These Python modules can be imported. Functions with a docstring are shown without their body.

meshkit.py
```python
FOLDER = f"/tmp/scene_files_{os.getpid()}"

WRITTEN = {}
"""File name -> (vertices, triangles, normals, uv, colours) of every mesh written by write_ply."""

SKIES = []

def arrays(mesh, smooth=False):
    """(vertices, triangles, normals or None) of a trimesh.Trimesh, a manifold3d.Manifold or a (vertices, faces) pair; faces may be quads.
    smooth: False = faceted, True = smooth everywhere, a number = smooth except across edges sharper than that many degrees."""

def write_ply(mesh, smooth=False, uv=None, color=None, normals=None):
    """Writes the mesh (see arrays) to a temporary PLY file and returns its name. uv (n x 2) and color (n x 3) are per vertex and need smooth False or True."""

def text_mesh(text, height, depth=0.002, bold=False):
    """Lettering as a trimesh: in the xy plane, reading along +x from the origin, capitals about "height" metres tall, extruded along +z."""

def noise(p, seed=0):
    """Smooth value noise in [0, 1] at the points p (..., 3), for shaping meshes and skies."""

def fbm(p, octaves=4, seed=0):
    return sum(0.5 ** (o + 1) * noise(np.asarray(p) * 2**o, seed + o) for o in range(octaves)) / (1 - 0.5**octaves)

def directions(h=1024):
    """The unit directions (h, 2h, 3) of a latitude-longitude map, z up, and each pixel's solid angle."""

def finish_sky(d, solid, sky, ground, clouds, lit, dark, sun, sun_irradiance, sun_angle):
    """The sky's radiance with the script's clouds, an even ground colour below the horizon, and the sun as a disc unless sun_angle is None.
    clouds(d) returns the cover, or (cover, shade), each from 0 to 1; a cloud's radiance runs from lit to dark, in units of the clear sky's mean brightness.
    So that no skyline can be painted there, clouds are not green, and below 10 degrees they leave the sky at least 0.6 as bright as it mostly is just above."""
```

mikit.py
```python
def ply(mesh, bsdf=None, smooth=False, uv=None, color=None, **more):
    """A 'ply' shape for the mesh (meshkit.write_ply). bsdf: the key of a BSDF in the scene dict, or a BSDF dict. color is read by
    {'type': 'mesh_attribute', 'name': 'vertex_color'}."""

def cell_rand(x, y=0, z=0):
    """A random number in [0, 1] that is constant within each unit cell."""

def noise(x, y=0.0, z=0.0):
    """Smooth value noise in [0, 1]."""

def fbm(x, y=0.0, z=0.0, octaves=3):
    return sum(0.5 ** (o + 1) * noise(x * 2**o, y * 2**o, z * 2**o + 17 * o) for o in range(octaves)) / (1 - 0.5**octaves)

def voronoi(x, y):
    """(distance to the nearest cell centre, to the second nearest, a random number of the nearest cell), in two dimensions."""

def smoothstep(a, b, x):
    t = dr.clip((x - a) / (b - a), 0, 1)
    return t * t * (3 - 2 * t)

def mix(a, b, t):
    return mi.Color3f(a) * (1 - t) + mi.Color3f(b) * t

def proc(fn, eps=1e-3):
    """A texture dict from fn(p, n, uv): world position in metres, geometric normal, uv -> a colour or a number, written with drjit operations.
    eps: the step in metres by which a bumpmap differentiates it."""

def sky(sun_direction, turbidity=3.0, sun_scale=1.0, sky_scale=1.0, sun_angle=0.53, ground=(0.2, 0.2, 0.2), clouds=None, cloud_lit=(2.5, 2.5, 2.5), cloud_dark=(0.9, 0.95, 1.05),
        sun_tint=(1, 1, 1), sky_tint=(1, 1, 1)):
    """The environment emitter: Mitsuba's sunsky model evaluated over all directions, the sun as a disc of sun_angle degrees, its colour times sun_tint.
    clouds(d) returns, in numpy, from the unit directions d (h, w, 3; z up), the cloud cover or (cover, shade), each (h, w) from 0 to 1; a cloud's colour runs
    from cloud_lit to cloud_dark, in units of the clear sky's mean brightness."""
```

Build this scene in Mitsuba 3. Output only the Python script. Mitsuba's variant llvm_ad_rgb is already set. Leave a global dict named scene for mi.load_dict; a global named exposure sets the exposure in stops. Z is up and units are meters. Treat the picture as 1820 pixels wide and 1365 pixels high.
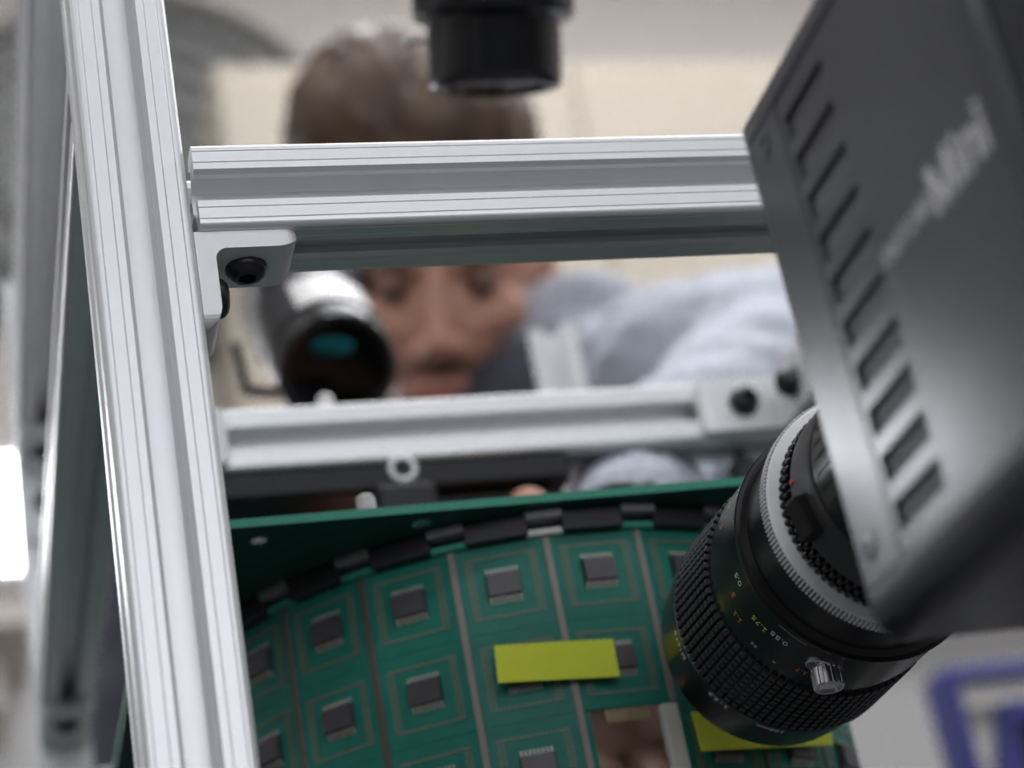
import math
import random
import numpy as np
import trimesh
import mitsuba as mi
import drjit as dr
import manifold3d as m3
from manifold3d import Manifold as MF, CrossSection as CS
import mikit
import meshkit
from mikit import proc, noise, fbm, smoothstep, mix

random.seed(7)
rng = np.random.default_rng(7)
scene, labels = {}, {}

# ------------------------------------------------------------------ camera
W_, H_, FPX = 1820, 1365, 3600.0
CAM = np.array([0.0, 0.0, 1.0])
YAW, PITCH, ROLL = np.radians([17.84, 25.82, -11.22])


def _cam():
    f = np.array([math.sin(YAW) * math.cos(PITCH), math.cos(YAW) * math.cos(PITCH), math.sin(PITCH)])
    r = np.array([math.cos(YAW), -math.sin(YAW), 0.0])
    u = np.cross(r, f)
    c, s = math.cos(ROLL), math.sin(ROLL)
    return c * r + s * u, -s * r + c * u, f


RIGHT, UP, FWD = _cam()
_M = np.eye(4)
_M[:3, 0], _M[:3, 1], _M[:3, 2], _M[:3, 3] = -RIGHT, UP, FWD, CAM
scene['camera'] = {'type': 'thinlens', 'fov': math.degrees(2 * math.atan(W_ / 2 / FPX)), 'fov_axis': 'x',
                   'to_world': mi.ScalarTransform4f(_M.tolist()), 'aperture_radius': 0.0040, 'focus_distance': 0.512,
                   'near_clip': 0.01, 'far_clip': 50.0}
exposure = 0.86

# ------------------------------------------------------------------ helpers


def pt(px, py, y):
    """The point of the room at the distance y from the rig's front that a pixel of the photograph shows."""
    d = RIGHT * (px - W_ / 2) / FPX + UP * (H_ / 2 - py) / FPX + FWD
    return CAM + d * (y / d[1])


def bs(key, d):
    scene[key] = d


def principled(key, color, rough=0.5, metallic=0.0, bump=None, bump_scale=1.0, two=True, **k):
    c = color if isinstance(color, dict) else {'type': 'rgb', 'value': list(color)}
    d = {'type': 'principled', 'base_color': c, 'roughness': rough, 'metallic': metallic, **k}
    if bump is not None:
        d = {'type': 'bumpmap', 'arbitrary': proc(*bump), 'scale': bump_scale, 'bsdf': d}
    if two:
        d = {'type': 'twosided', 'bsdf': d}
    scene[key] = d


def lab(key, label=None, cat=None, group=None, kind=None):
    d = labels.setdefault(key, {})
    for k, v in (('label', label), ('category', cat), ('group', group), ('kind', kind)):
        if v:
            d[k] = v


def add(key, mesh, bsdf, smooth=False, **k):
    if key in scene:
        n = 1
        while f'{key}_{n:03d}' in scene:
            n += 1
        key = f'{key}_{n:03d}'
    scene[key] = mikit.ply(mesh, bsdf, smooth, **k)
    return key


def tm(m):
    """A trimesh from a manifold."""
    a = m.to_mesh()
    return trimesh.Trimesh(np.array(a.vert_properties[:, :3], float), np.array(a.tri_verts), process=False)


def man(t):
    return MF(m3.Mesh(np.asarray(t.vertices, np.float32), np.asarray(t.faces, np.uint32)))


def cat(meshes):
    return trimesh.util.concatenate([tm(x) if isinstance(x, MF) else x for x in meshes])


def basis(x, y, z, o=(0, 0, 0)):
    M = np.eye(4)
    M[:3, 0], M[:3, 1], M[:3, 2], M[:3, 3] = x, y, z, o
    return M


def xf(mesh, M):
    t = tm(mesh) if isinstance(mesh, MF) else mesh.copy()
    t.apply_transform(M)
    return t


def box(lo, hi, bev=0.0):
    lo, hi = np.minimum(lo, hi).astype(float), np.maximum(lo, hi).astype(float)
    if bev <= 0:
        return MF.cube((hi - lo).tolist()).translate(lo.tolist())
    pts = []
    for sx in (0, 1):
        for sy in (0, 1):
            for sz in (0, 1):
                c = np.where([sx, sy, sz], hi, lo)
                s = np.where([sx, sy, sz], -1, 1) * bev
                for a in range(3):
                    q = c + s
                    q[a] = c[a]
                    pts.append(q)
    return MF.hull_points(np.array(pts).tolist())


def rbox(lo, hi, r, seg=12):
    lo, hi = np.array(lo, float), np.array(hi, float)
    sp = MF.sphere(r, seg)
    return MF.batch_hull([sp.translate(np.where([a, b, c], hi - r, lo + r).tolist()) for a in (0, 1) for b in (0, 1) for c in (0, 1)])


def dirs(z):
    z = np.array(z, float) / np.linalg.norm(z)
    h = np.array([0, 0, 1.0]) if abs(z[2]) < 0.9 else np.array([0, 1.0, 0])
    x = np.cross(h, z)
    x /= np.linalg.norm(x)
    return x, np.cross(z, x), z


def cyl(a, b, r, r2=None, seg=32):
    a, b = np.array(a, float), np.array(b, float)
    x, y, z = dirs(b - a)
    return xf(MF.cylinder(float(np.linalg.norm(b - a)), r, r if r2 is None else r2, seg), basis(x, y, z, a))


def lathe(profile, seg=96, rad=None):
    """A solid of revolution about +z from (r, z) points; rad(k, i) may scale the radius of vertex k at segment i."""
    P = np.array(profile, float)
    n = len(P)
    th = np.arange(seg) * 2 * np.pi / seg
    R = P[:, 0][:, None] * np.ones(seg)[None]
    if rad is not None:
        R = rad(R, P, th)
    v = np.stack([R * np.cos(th), R * np.sin(th), P[:, 1][:, None] * np.ones(seg)], -1).reshape(-1, 3)
    f = []
    i = np.arange(seg)
    j = (i + 1) % seg
    for k in range(n - 1):
        f.append(np.stack([k * seg + i, k * seg + j, (k + 1) * seg + j], 1))
        f.append(np.stack([k * seg + i, (k + 1) * seg + j, (k + 1) * seg + i], 1))
    t = trimesh.Trimesh(v, np.vstack(f), process=False)
    return t


def along(o, z, x=None):
    """The matrix that puts a lathe's axis along z at o."""
    z = np.array(z, float) / np.linalg.norm(z)
    if x is None:
        a, b, c = dirs(z)
    else:
        a = np.array(x, float) - np.dot(x, z) * z
        a /= np.linalg.norm(a)
        b = np.cross(z, a)
    return basis(a, b, z, o)


# ------------------------------------------------------------------ materials
principled('aluminium', (0.80, 0.803, 0.815), 0.38, 0.48, specular=0.5)
principled('bracket_metal', (0.82, 0.825, 0.83), 0.5, 0.3)
principled('chrome', (0.86, 0.86, 0.88), 0.14, 1.0)
principled('silver_ring', (0.80, 0.80, 0.81), 0.45, 0.35)
principled('black_screw', (0.02, 0.02, 0.022), 0.3, 0.0, specular=0.5)
principled('body_black', (0.088, 0.090, 0.102), 0.23, 0.08, specular=0.30)
principled('body_dark', (0.011, 0.011, 0.015), 0.5, 0.0, specular=0.3)
principled('lens_black', (0.010, 0.010, 0.011), 0.26, 0.0, specular=0.4)
principled('lens_grey', (0.05, 0.05, 0.053), 0.42, 0.2)
principled('rubber', (0.032, 0.032, 0.036), 0.5)
principled('pcb', proc(lambda p, n, uv: mix((0.008, 0.150, 0.108), (0.013, 0.195, 0.142), fbm(p.x * 260, p.y * 260, p.z * 260, 2))), 0.5, 0.0, specular=0.3)
principled('pcb_shaded', (0.004, 0.052, 0.036), 0.5, 0.0, specular=0.3)  # shade of the underside mixed into the board green
principled('pcb_edge', (0.03, 0.30, 0.19), 0.5)
principled('tin', (0.42, 0.40, 0.36), 0.5, 0.4)
principled('pad_gold', (0.20, 0.195, 0.15), 0.6, 0.2)
principled('gold_pin', (0.62, 0.50, 0.30), 0.4, 0.6)
principled('chip_black', (0.052, 0.046, 0.056), 0.42)
principled('connector_black', (0.018, 0.018, 0.02), 0.5)
principled('rail_grey', (0.24, 0.22, 0.20), 0.5)
principled('clip_grey', (0.20, 0.195, 0.20), 0.5)
principled('rail_dark', (0.085, 0.072, 0.058), 0.5)
principled('white_plastic', (0.72, 0.70, 0.67), 0.45)
principled('yellow_paper', (0.67, 0.75, 0.045), 0.7)
principled('white_ink', (0.72, 0.72, 0.74), 0.6)
principled('orange_ink', (0.62, 0.20, 0.07), 0.6)
principled('yellow_ink', (0.70, 0.66, 0.06), 0.6)
principled('red_ink', (0.65, 0.06, 0.03), 0.5)
principled('grey_ink', (0.42, 0.42, 0.46), 0.6)
principled('lens_glass', (0.003, 0.004, 0.005), 0.06, 0.0, specular=0.1)
principled('reflection_teal', (0.0, 0.13, 0.16), 0.16, 0.7)  # colour of the painted reflection on the rear lens
principled('dark_cavity', (0.012, 0.012, 0.013), 0.9)
principled('mesh_grey', (0.16, 0.16, 0.175), 0.45, 0.4, bump=(lambda p, n, uv: smoothstep(0.25, 0.5, dr.sqrt(dr.square(dr.abs((p.y * 900) - dr.floor(p.y * 900)) - 0.5) + dr.square(dr.abs((p.z * 900) - dr.floor(p.z * 900)) - 0.5))), 1e-4), bump_scale=0.0003)
principled('skin', {'type': 'mesh_attribute', 'name': 'vertex_color'}, 0.5, 0.0, specular=0.4)
principled('hair', proc(lambda p, n, uv: mix((0.045, 0.027, 0.018), (0.15, 0.092, 0.058), fbm(p.x * 120, p.y * 60, p.z * 18, 3))), 0.45, 0.0, specular=0.35)
principled('sweater', proc(lambda p, n, uv: mix((0.28, 0.295, 0.34), (0.52, 0.54, 0.605), fbm(p.x * 420, p.y * 420, p.z * 420, 2))), 0.9, 0.0, sheen=0.5)
principled('torso_shade_dark', (0.045, 0.045, 0.060), 0.9, 0.0, sheen=0.3)  # dark cloth tone that paints shade on the torso
principled('trousers', (0.03, 0.032, 0.05), 0.9)
principled('shoe_black', (0.02, 0.02, 0.02), 0.6)
principled('eyelid', (0.20, 0.10, 0.075), 0.5)
principled('iris', (0.04, 0.025, 0.015), 0.2)
principled('wall_paint', proc(lambda p, n, uv: mix(mix(mix((0.07, 0.07, 0.075), (0.62, 0.61, 0.60), smoothstep(1.26, 1.28, p.z)), (0.49, 0.445, 0.415), smoothstep(2.26, 2.36, p.z)), (0.42, 0.40, 0.37), 0.25 * fbm(p.x * 2.5, p.y * 2.5, p.z * 2.5, 2))), 0.85)  # lowest band darkened, out of view, to keep bounce light down
principled('white_paint', (0.78, 0.78, 0.77), 0.85)
principled('floor_vinyl', (0.09, 0.09, 0.09), 0.6)
principled('side_paint', proc(lambda p, n, uv: mix((0.07, 0.07, 0.075), (0.42, 0.41, 0.40), smoothstep(1.26, 1.28, p.z))), 0.85)  # dark lower band added on unseen walls against bounce light
principled('front_paint', proc(lambda p, n, uv: mix((0.07, 0.07, 0.075), (0.76, 0.76, 0.75), smoothstep(1.26, 1.28, p.z))), 0.85)  # unseen dark lower band added to cut light on undersides
principled('beige_board', proc(lambda p, n, uv: mix((0.49, 0.43, 0.355), (0.42, 0.37, 0.30), fbm(p.x * 3, p.y * 3, p.z * 3, 2))), 0.75)
principled('grey_paint', (0.20, 0.20, 0.195), 0.6)
principled('tan_board', (0.56, 0.51, 0.47), 0.8)
principled('blue_plastic', (0.030, 0.032, 0.18), 0.45)
principled('cream_plastic', (0.62, 0.60, 0.56), 0.6)
principled('table_top', (0.06, 0.06, 0.062), 0.6)
principled('black_plastic', (0.012, 0.012, 0.014), 0.45, 0.0, specular=0.3)
principled('off_lamp', (0.8, 0.8, 0.8), 0.5)

# ------------------------------------------------------------------ the room and its lamps
X0, X1, Y0, Y1, ZC = -2.6, 3.4, -2.6, 2.7, 3.4


def structure(key, lo, hi, bsdf):
    add(key, box(lo, hi), bsdf)
    lab(key, kind='structure')


structure('floor', (X0 - .1, Y0 - .1, -.1), (X1 + .1, Y1 + .1, 0), 'floor_vinyl')
structure('ceiling', (X0 - .1, Y0 - .1, ZC), (X1 + .1, Y1 + .1, ZC + .1), 'white_paint')
structure('wall_back', (X0 - .1, Y1, 0), (X1 + .1, Y1 + .1, ZC), 'wall_paint')
structure('wall_front', (X0 - .1, Y0 - .1, 0), (X1 + .1, Y0, ZC), 'front_paint')
structure('wall_left', (X0 - .1, Y0, 0), (X0, Y1, ZC), 'side_paint')
structure('wall_right', (X1, Y0, 0), (X1 + .1, Y1, ZC), 'side_paint')


def lamp(key, lo, hi, face, radiance, label, group=None, rim=0.02):
    """A flat light fitting: a housing frame and a glowing diffuser towards face."""
    lo, hi = np.array(lo, float), np.array(hi, float)
    a = int(np.argmax(np.abs(face)))
    out = box(lo, hi, 0.004)
    l2, h2 = lo + rim, hi - rim
    if face[a] < 0:
        l2[a], h2[a] = lo[a] - 0.001, lo[a] + 0.006
    else:
        l2[a], h2[a] = hi[a] - 0.006, hi[a] + 0.001
    add(key + '__housing', out - box(l2, h2), 'white_paint')
    d = box(l2 + np.where(np.arange(3) == a, 0.002, 0.0), h2 - np.where(np.arange(3) == a, 0.002, 0.0))
    k = add(key + '__diffuser', d, 'off_lamp')
    scene[k]['emitter'] = {'type': 'area', 'radiance': {'type': 'rgb', 'value': list(radiance)}}
    lab(key, label, 'light', group)


LC = (7.0, 7.1, 7.4)
LK = (0.50, 0.50, 0.50, 1.25, 1.25, 1.25, 1.5, 1.25)
for i, (lx, ly) in enumerate([(-1.3, -1.6), (0.6, -1.6), (2.3, -1.6), (-1.3, 0.5), (0.6, 0.5), (2.3, 0.5), (0.9, 1.75), (2.5, 1.75)]):
    k = 'ceiling_light' if i == 0 else f'ceiling_light_{i:03d}'
    lamp(k, (lx - .6, ly - .16, ZC - .07), (lx + .6, ly + .16, ZC), (0, 0, -1), [c * LK[i] for c in LC],
         'white ceiling panel light outside the picture, ' + ('left behind the viewer', 'straight behind the viewer', 'right behind the viewer', 'left of the rig', 'over the rig', 'right of the rig', 'over the person', 'over the blue case')[i], 'ceiling panel lights')
# the bright panel on the back wall, at the left edge of the photograph
lamp('wall_light', (-1.45, 2.63, 2.085), (0.145, 2.7, 2.28), (0, -1, 0), (7.5, 7.7, 8.0),
     'glowing white rectangular light panel on the wall at the left edge of the photo', rim=0.012)

# unseen glowing window added behind the viewer as frontal fill light
wx0, wx1, wz0, wz1 = -1.3, 1.5, 1.35, 2.75
wf = box((wx0 - .06, Y0 - .0005, wz0 - .06), (wx1 + .06, Y0 + .05, wz1 + .06), .004)
for i in range(4):
    a_, b_ = wx0 + (wx1 - wx0) * i / 4 + .02, wx0 + (wx1 - wx0) * (i + 1) / 4 - .02
    wf = wf - box((a_, Y0 - .01, wz0), (b_, Y0 + .06, wz1))
    k = add('fill_window_1__pane', box((a_ + .0005, Y0 + .010, wz0 + .0005), (b_ - .0005, Y0 + .016, wz1 - .0005)), 'off_lamp')
    scene[k]['emitter'] = {'type': 'area', 'radiance': {'type': 'rgb', 'value': [1.1, 1.14, 1.2]}}
add('fill_window_1__frame', wf, 'white_paint')
lab('fill_window_1', kind='structure')

# ------------------------------------------------------------------ aluminium extrusion frame
S = 0.0125


def section(w=0.025, h=0.025):
    """Outline of a slotted extrusion, centred, with two fine grooves in every lip."""
    hw, hh = w / 2, h / 2
    c = CS.square([w - .0038, h - .0038], True).offset(0.0019, m3.JoinType.Round, 2.0, 28)

    def slot(ang, off, across):
        s = [(-.0047, .0004), (.0047, .0004), (.0047, -.0001), (.0037, -.0012), (.0037, -.0030), (.0074, -.0030), (.0074, -.0040), (.0030, -.0092),
             (-.0030, -.0092), (-.0074, -.0040), (-.0074, -.0030), (-.0037, -.0030), (-.0037, -.0012), (-.0047, -.0001)]
        g = [CS([[(x + across, y + off) for x, y in s][::-1]])]
        for q in (-.0100, -.0067, .0067, .0100):
            g.append(CS([[(q - .00026 + across, off + .0001), (q + .00026 + across, off + .0001), (q + across, off - .00014)][::-1]]))
        return [x.rotate(ang) for x in g]

    cuts = slot(0, hh, 0) + slot(180, hh, 0)
    n = int(round(h / .025))
    for k in range(n):
        o = (k - (n - 1) / 2) * .025
        cuts += slot(90, hw, o) + slot(-90, hw, -o)
    c = c - CS.batch_boolean(cuts, m3.OpType.Add)
    return c - CS.circle(0.0022, 16) if n == 1 else c


SEC = section()
SEC2 = section(0.025, 0.05)


def extrusion(key, a, b, xdir, label, category='aluminium bar', sec=None, group=None):
    """An extrusion from a to b along its axis; xdir is the direction of the outline's first axis."""
    a, b = np.array(a, float), np.array(b, float)
    z = (b - a) / np.linalg.norm(b - a)
    x = np.array(xdir, float)
    M = basis(x, np.cross(z, x), z, a)
    add(key, xf(MF.extrude(sec or SEC, float(np.linalg.norm(b - a))), M), 'aluminium', 25)
    lab(key, label, category, group)


EX, EY, EZ = np.eye(3)
ZT = 0.72                                  # the table top
PX0, PY0 = 0.0397, 0.4290                  # left front edge of the near post
extrusion('aluminium_post', (PX0 + S, PY0 + S, ZT), (PX0 + S, PY0 + S, 1.60), EX, 'bright slotted aluminium post leaning across the left of the photo, nearest to us', 'aluminium post')
extrusion('aluminium_beam', (PX0 + .0268, PY0 - .0004 + S, 1.2787), (0.60, PY0 - .0004 + S, 1.2787), EY, 'slotted aluminium crossbar joined to the near post, in front of the hair', 'aluminium beam')
extrusion('aluminium_beam_001', (PX0 + S, PY0 + .026, 1.321), (PX0 + S, .9495, 1.321), EX, 'slotted aluminium rail running back just left of the near post, its greenish underside in view', 'aluminium beam')
extrusion('aluminium_beam_002', (PX0 + S, PY0 + .026, 1.478), (PX0 + S, .9495, 1.478), EX, 'dark grey upper aluminium rail running back at the far left edge of the photo', 'aluminium beam', SEC2)
extrusion('aluminium_beam_003', (PX0 + .026, .6755, 1.321), (.3230, .6755, 1.321), EY, 'blurred slotted aluminium crossbar below the face, with a bolted bracket at its right end', 'aluminium beam')
extrusion('aluminium_beam_004', (.3230 + S, PY0 + .026, 1.321), (.3230 + S, .9495, 1.321), EX, 'aluminium rail running back behind the black camera on the right, mostly hidden', 'aluminium beam')
extrusion('aluminium_post_001', (PX0 + S, .95 + S, ZT), (PX0 + S, .95 + S, 1.56), EX, 'blurred back post of the frame at the left edge, bracket bolted to its front', 'aluminium post')
extrusion('aluminium_beam_005', (PX0 + .026, .95 + S, 1.2790), (.330, .95 + S, 1.2790), EY, 'blurred aluminium crossbar at the back of the frame, seen at the bottom left beside the green board', 'aluminium beam')
extrusion('aluminium_beam_006', (.0647, .905, 1.434), (.60, .905, 1.434), EY, 'aluminium crossbar hidden behind the blurred one below the face', 'aluminium beam')
extrusion('aluminium_post_002', (.3185, .905, 1.447), (.3185, .905, pt(1000, 577, .892)[2]), (math.cos(.36), -math.sin(.36), 0), 'short blurred aluminium stub standing up in front of the grey sweater', 'aluminium post')


def screw(key, o, n, r=0.0044, h=0.0024):
    """A black button-head screw with a hexagon socket, standing on o along n."""
    prof = [(r, 0), (r, h * .25), (r * .92, h * .6), (r * .72, h * .9), (r * .5, h)]
    prof += [(r * .45, h), (r * .45, h * .3), (0.00001, h * .3)]
    a = lathe(prof, 6 * 8, lambda R, P, th: np.where((np.arange(len(P)) >= 5)[:, None], R * math.cos(math.pi / 6) / np.cos((th + math.pi / 6) % (math.pi / 3) - math.pi / 6), R))
    return add(key, xf(a, along(o, n)), 'black_screw', 35)


def corner_bracket(key, corner, u, v, w, label, leg=0.030, t=0.0042, wide=0.019, r=0.0044, h=.0030):
    """An L-shaped bracket: legs along u and v from the corner, centred on it across w, a screw in each leg."""
    u, v, w = (np.array(q, float) for q in (u, v, w))
    tip = [(leg * math.cos(a), 0) for a in ()]
    pts = [(0, 0), (leg - .0006, 0)]
    for k in range(0, 9):                       # quarter-round tip
        a = k / 8 * math.pi / 2
        pts.append((leg - .0055 + .0055 * math.cos(a), .0006 + (t - .0006) * math.sin(a)))
    for k in range(1, 8):                       # inside fillet
        a = k / 8 * math.pi / 2
        pts.append((t + .0032 - .0032 * math.sin(a), t + .0032 - .0032 * math.cos(a)))
    for k in range(0, 9):
        a = math.pi / 2 - k / 8 * math.pi / 2
        pts.append((.0006 + (t - .0006) * math.sin(a), leg - .0055 + .0055 * math.cos(a)))
    pts.append((0, leg - .0006))
    cs = CS([pts])
    if cs.area() <= 0:
        cs = CS([pts[::-1]])
    m = MF.extrude(cs, wide).translate([0, 0, -wide / 2])
    # rounded outer corners of each leg, seen along the leg's face
    for ax in (0, 1):
        prof = CS.square([leg, wide]).translate([0, -wide / 2]).offset(-.0035, m3.JoinType.Miter).offset(.0035, m3.JoinType.Round, 2, 24)
        keep = prof + CS.square([leg * .6, wide]).translate([0, -wide / 2])
        k = MF.extrude(keep, .1).translate([0, 0, -.05])
        if ax == 0:
            k = k.transform([[1, 0, 0, 0], [0, 0, 1, 0], [0, -1, 0, 0]])
        else:
            k = k.transform([[0, 0, -1, 0], [1, 0, 0, 0], [0, -1, 0, 0]])
        m = m ^ k
    M = basis(u, v, w, corner)
    if np.linalg.det(M) < 0:
        M = basis(u, v, -w, corner)
    add(key + '__plate', xf(m, M), 'bracket_metal')
    c = np.array(corner, float)
    d = leg * .52
    screw(key + '__screw', c + u * d + v * t, v, r, h)
    screw(key + '__screw', c + v * d + u * t, u, r, h)
    lab(key, label, 'bracket')


corner_bracket('corner_bracket', (PX0 + .0251, PY0 + .0116, 1.2661), EX, -EZ, EY, 'light grey corner bracket with black screws under the sharp crossbar at the near post', leg=.0262, t=.0048, wide=.0200, r=.0053, h=.0034)
corner_bracket('corner_bracket_001', (.3229, .6629, 1.321), -EX, -EY, EZ, 'blurred grey corner bracket with two black screws at the right end of the lower crossbar', leg=.038, wide=.0225, r=.0060, h=.0065)
corner_bracket('corner_bracket_002', (PX0 + .0251, .6629, 1.321), EX, -EY, EZ, 'blurred corner bracket at the left end of the lower crossbar, half behind the near post', leg=.038, wide=.0225, r=.0048)
corner_bracket('corner_bracket_003', (PX0 + S, .9499, 1.3083), -EZ, -EY, EX, 'blurred grey bracket with dark screws on the back post at the bottom left', leg=.060, wide=.0225, r=.006)
corner_bracket('corner_bracket_004', (PX0 + S, .9499, 1.4529), -EZ, -EY, EX, 'blurred bracket with dark screws under the upper rail at the far left edge', leg=.045, wide=.0225, r=.006)

# ------------------------------------------------------------------ high-speed camera with its macro lens, right
BX, BYF, BYR = 0.167, 0.332, 0.2395
BZ0, BZ1 = 1.1095, 1.2300
HC = 'high_speed_camera'
lab(HC, 'black high-speed camera with louvred side panel and long macro lens at the right', 'camera')
b = box((BX, BYR, BZ0), (BX + .118, BYF, BZ1))
prof = CS.square([BYF - BYR, BZ1 - BZ0]).translate([BYR, BZ0]).offset(-.0022, m3.JoinType.Miter).offset(.0022, m3.JoinType.Round, 2, 24)
# y-z outline extruded along x, then the lower and upper long edges rounded
shell = MF.extrude(prof, .118).transform([[0, 0, 1, BX], [1, 0, 0, 0], [0, 1, 0, 0]])
prof2 = CS.square([.118, BZ1 - BZ0]).translate([BX, BZ0]).offset(-.0085, m3.JoinType.Miter).offset(.0085, m3.JoinType.Round, 2, 56)
shell = shell ^ MF.extrude(prof2, .2).transform([[1, 0, 0, 0], [0, 0, -1, .4], [0, 1, 0, 0]])
prof3 = CS.square([.118, BYF - BYR]).translate([BX, BYR]).offset(-.0026, m3.JoinType.Miter).offset(.0026, m3.JoinType.Round, 2, 32)
shell = shell ^ MF.extrude(prof3, .3).translate([0, 0, 1.0])
cuts = []
ZG0, ZG1 = 1.1192, 1.2197
for z in (ZG0, ZG1):                                            # seams of the side panel
    cuts.append(box((BX - .002, BYR - .01, z - .0003), (BX + .0007, BYF - .0035, z + .0003)))
cuts.append(box((BX - .001, BYR + .0045, ZG0 + .0003), (BX + .00035, .3133, ZG1 - .0003)))   # the panel lies a hair lower than the front strip
VZ = [1.2144 - .00945 * i for i in range(10)]
for z in VZ:                                                    # ten louvres
    cuts.append(MF.hull_points([(x, y, q) for x in (BX - .002, BX + .0016) for y, q in ((.2912, z), (.3114, z), (.3114, z - .0058), (.2912, z - .0058))]))
shell = shell - MF.batch_boolean(cuts, m3.OpType.Add)
add(HC + '__body', tm(shell), 'body_black', 25)
for z in VZ:
    pl = box((BX + .0014, .2910, z - .0060), (BX + .0024, .3116, z + .0002))
    add(HC + '__louvre', pl, 'mesh_grey')
for (y, z) in ((.3220, 1.2152), (.3240, 1.1264)):
    pr = [(.0030, -.0002), (.0030, .0003), (.0027, .0004), (.0014, .0004), (.0011, -.0001), (.00001, -.0001)]
    add(HC + '__body_screw', xf(lathe(pr, 32), along((BX, y, z), (-1, 0, 0))), 'body_black', 30)


def words(text, height, origin, right, up, depth=0.00025, bold=False):
    t = meshkit.text_mesh(text, height, depth, bold)
    r, u = np.array(right, float), np.array(up, float)
    t.apply_transform(basis(r, u, np.cross(r, u), origin))
    return t


t1 = words('FASTCAM', .0036, (0, 0, 0), -EY, EZ, .0002)
w1 = np.ptp(t1.vertices[:, 1])
t1 = words('FASTCAM', .0036, (BX + .00040, .2899, 1.1660), -EY, EZ, .0002)
t1.vertices[:, 1] = .2899 - (.2899 - t1.vertices[:, 1]) * (.0200 / w1)
add(HC + '__lettering', t1, 'white_ink')
t2 = words('Mini', .0088, (0, 0, 0), -EY, EZ, .0002, True)
w2 = np.ptp(t2.vertices[:, 1])
t2 = words('Mini', .0088, (BX + .00040, .2688, 1.1637), -EY, EZ, .0002, True)
t2.vertices[:, 1] = .2688 - (.2688 - t2.vertices[:, 1]) * (.0216 / w2)
t2.vertices[:, 1] -= 0.0
t2.vertices[:, 2] += (.2688 - t2.vertices[:, 1]) * 0.0
add(HC + '__lettering', t2, 'white_ink')
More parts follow.
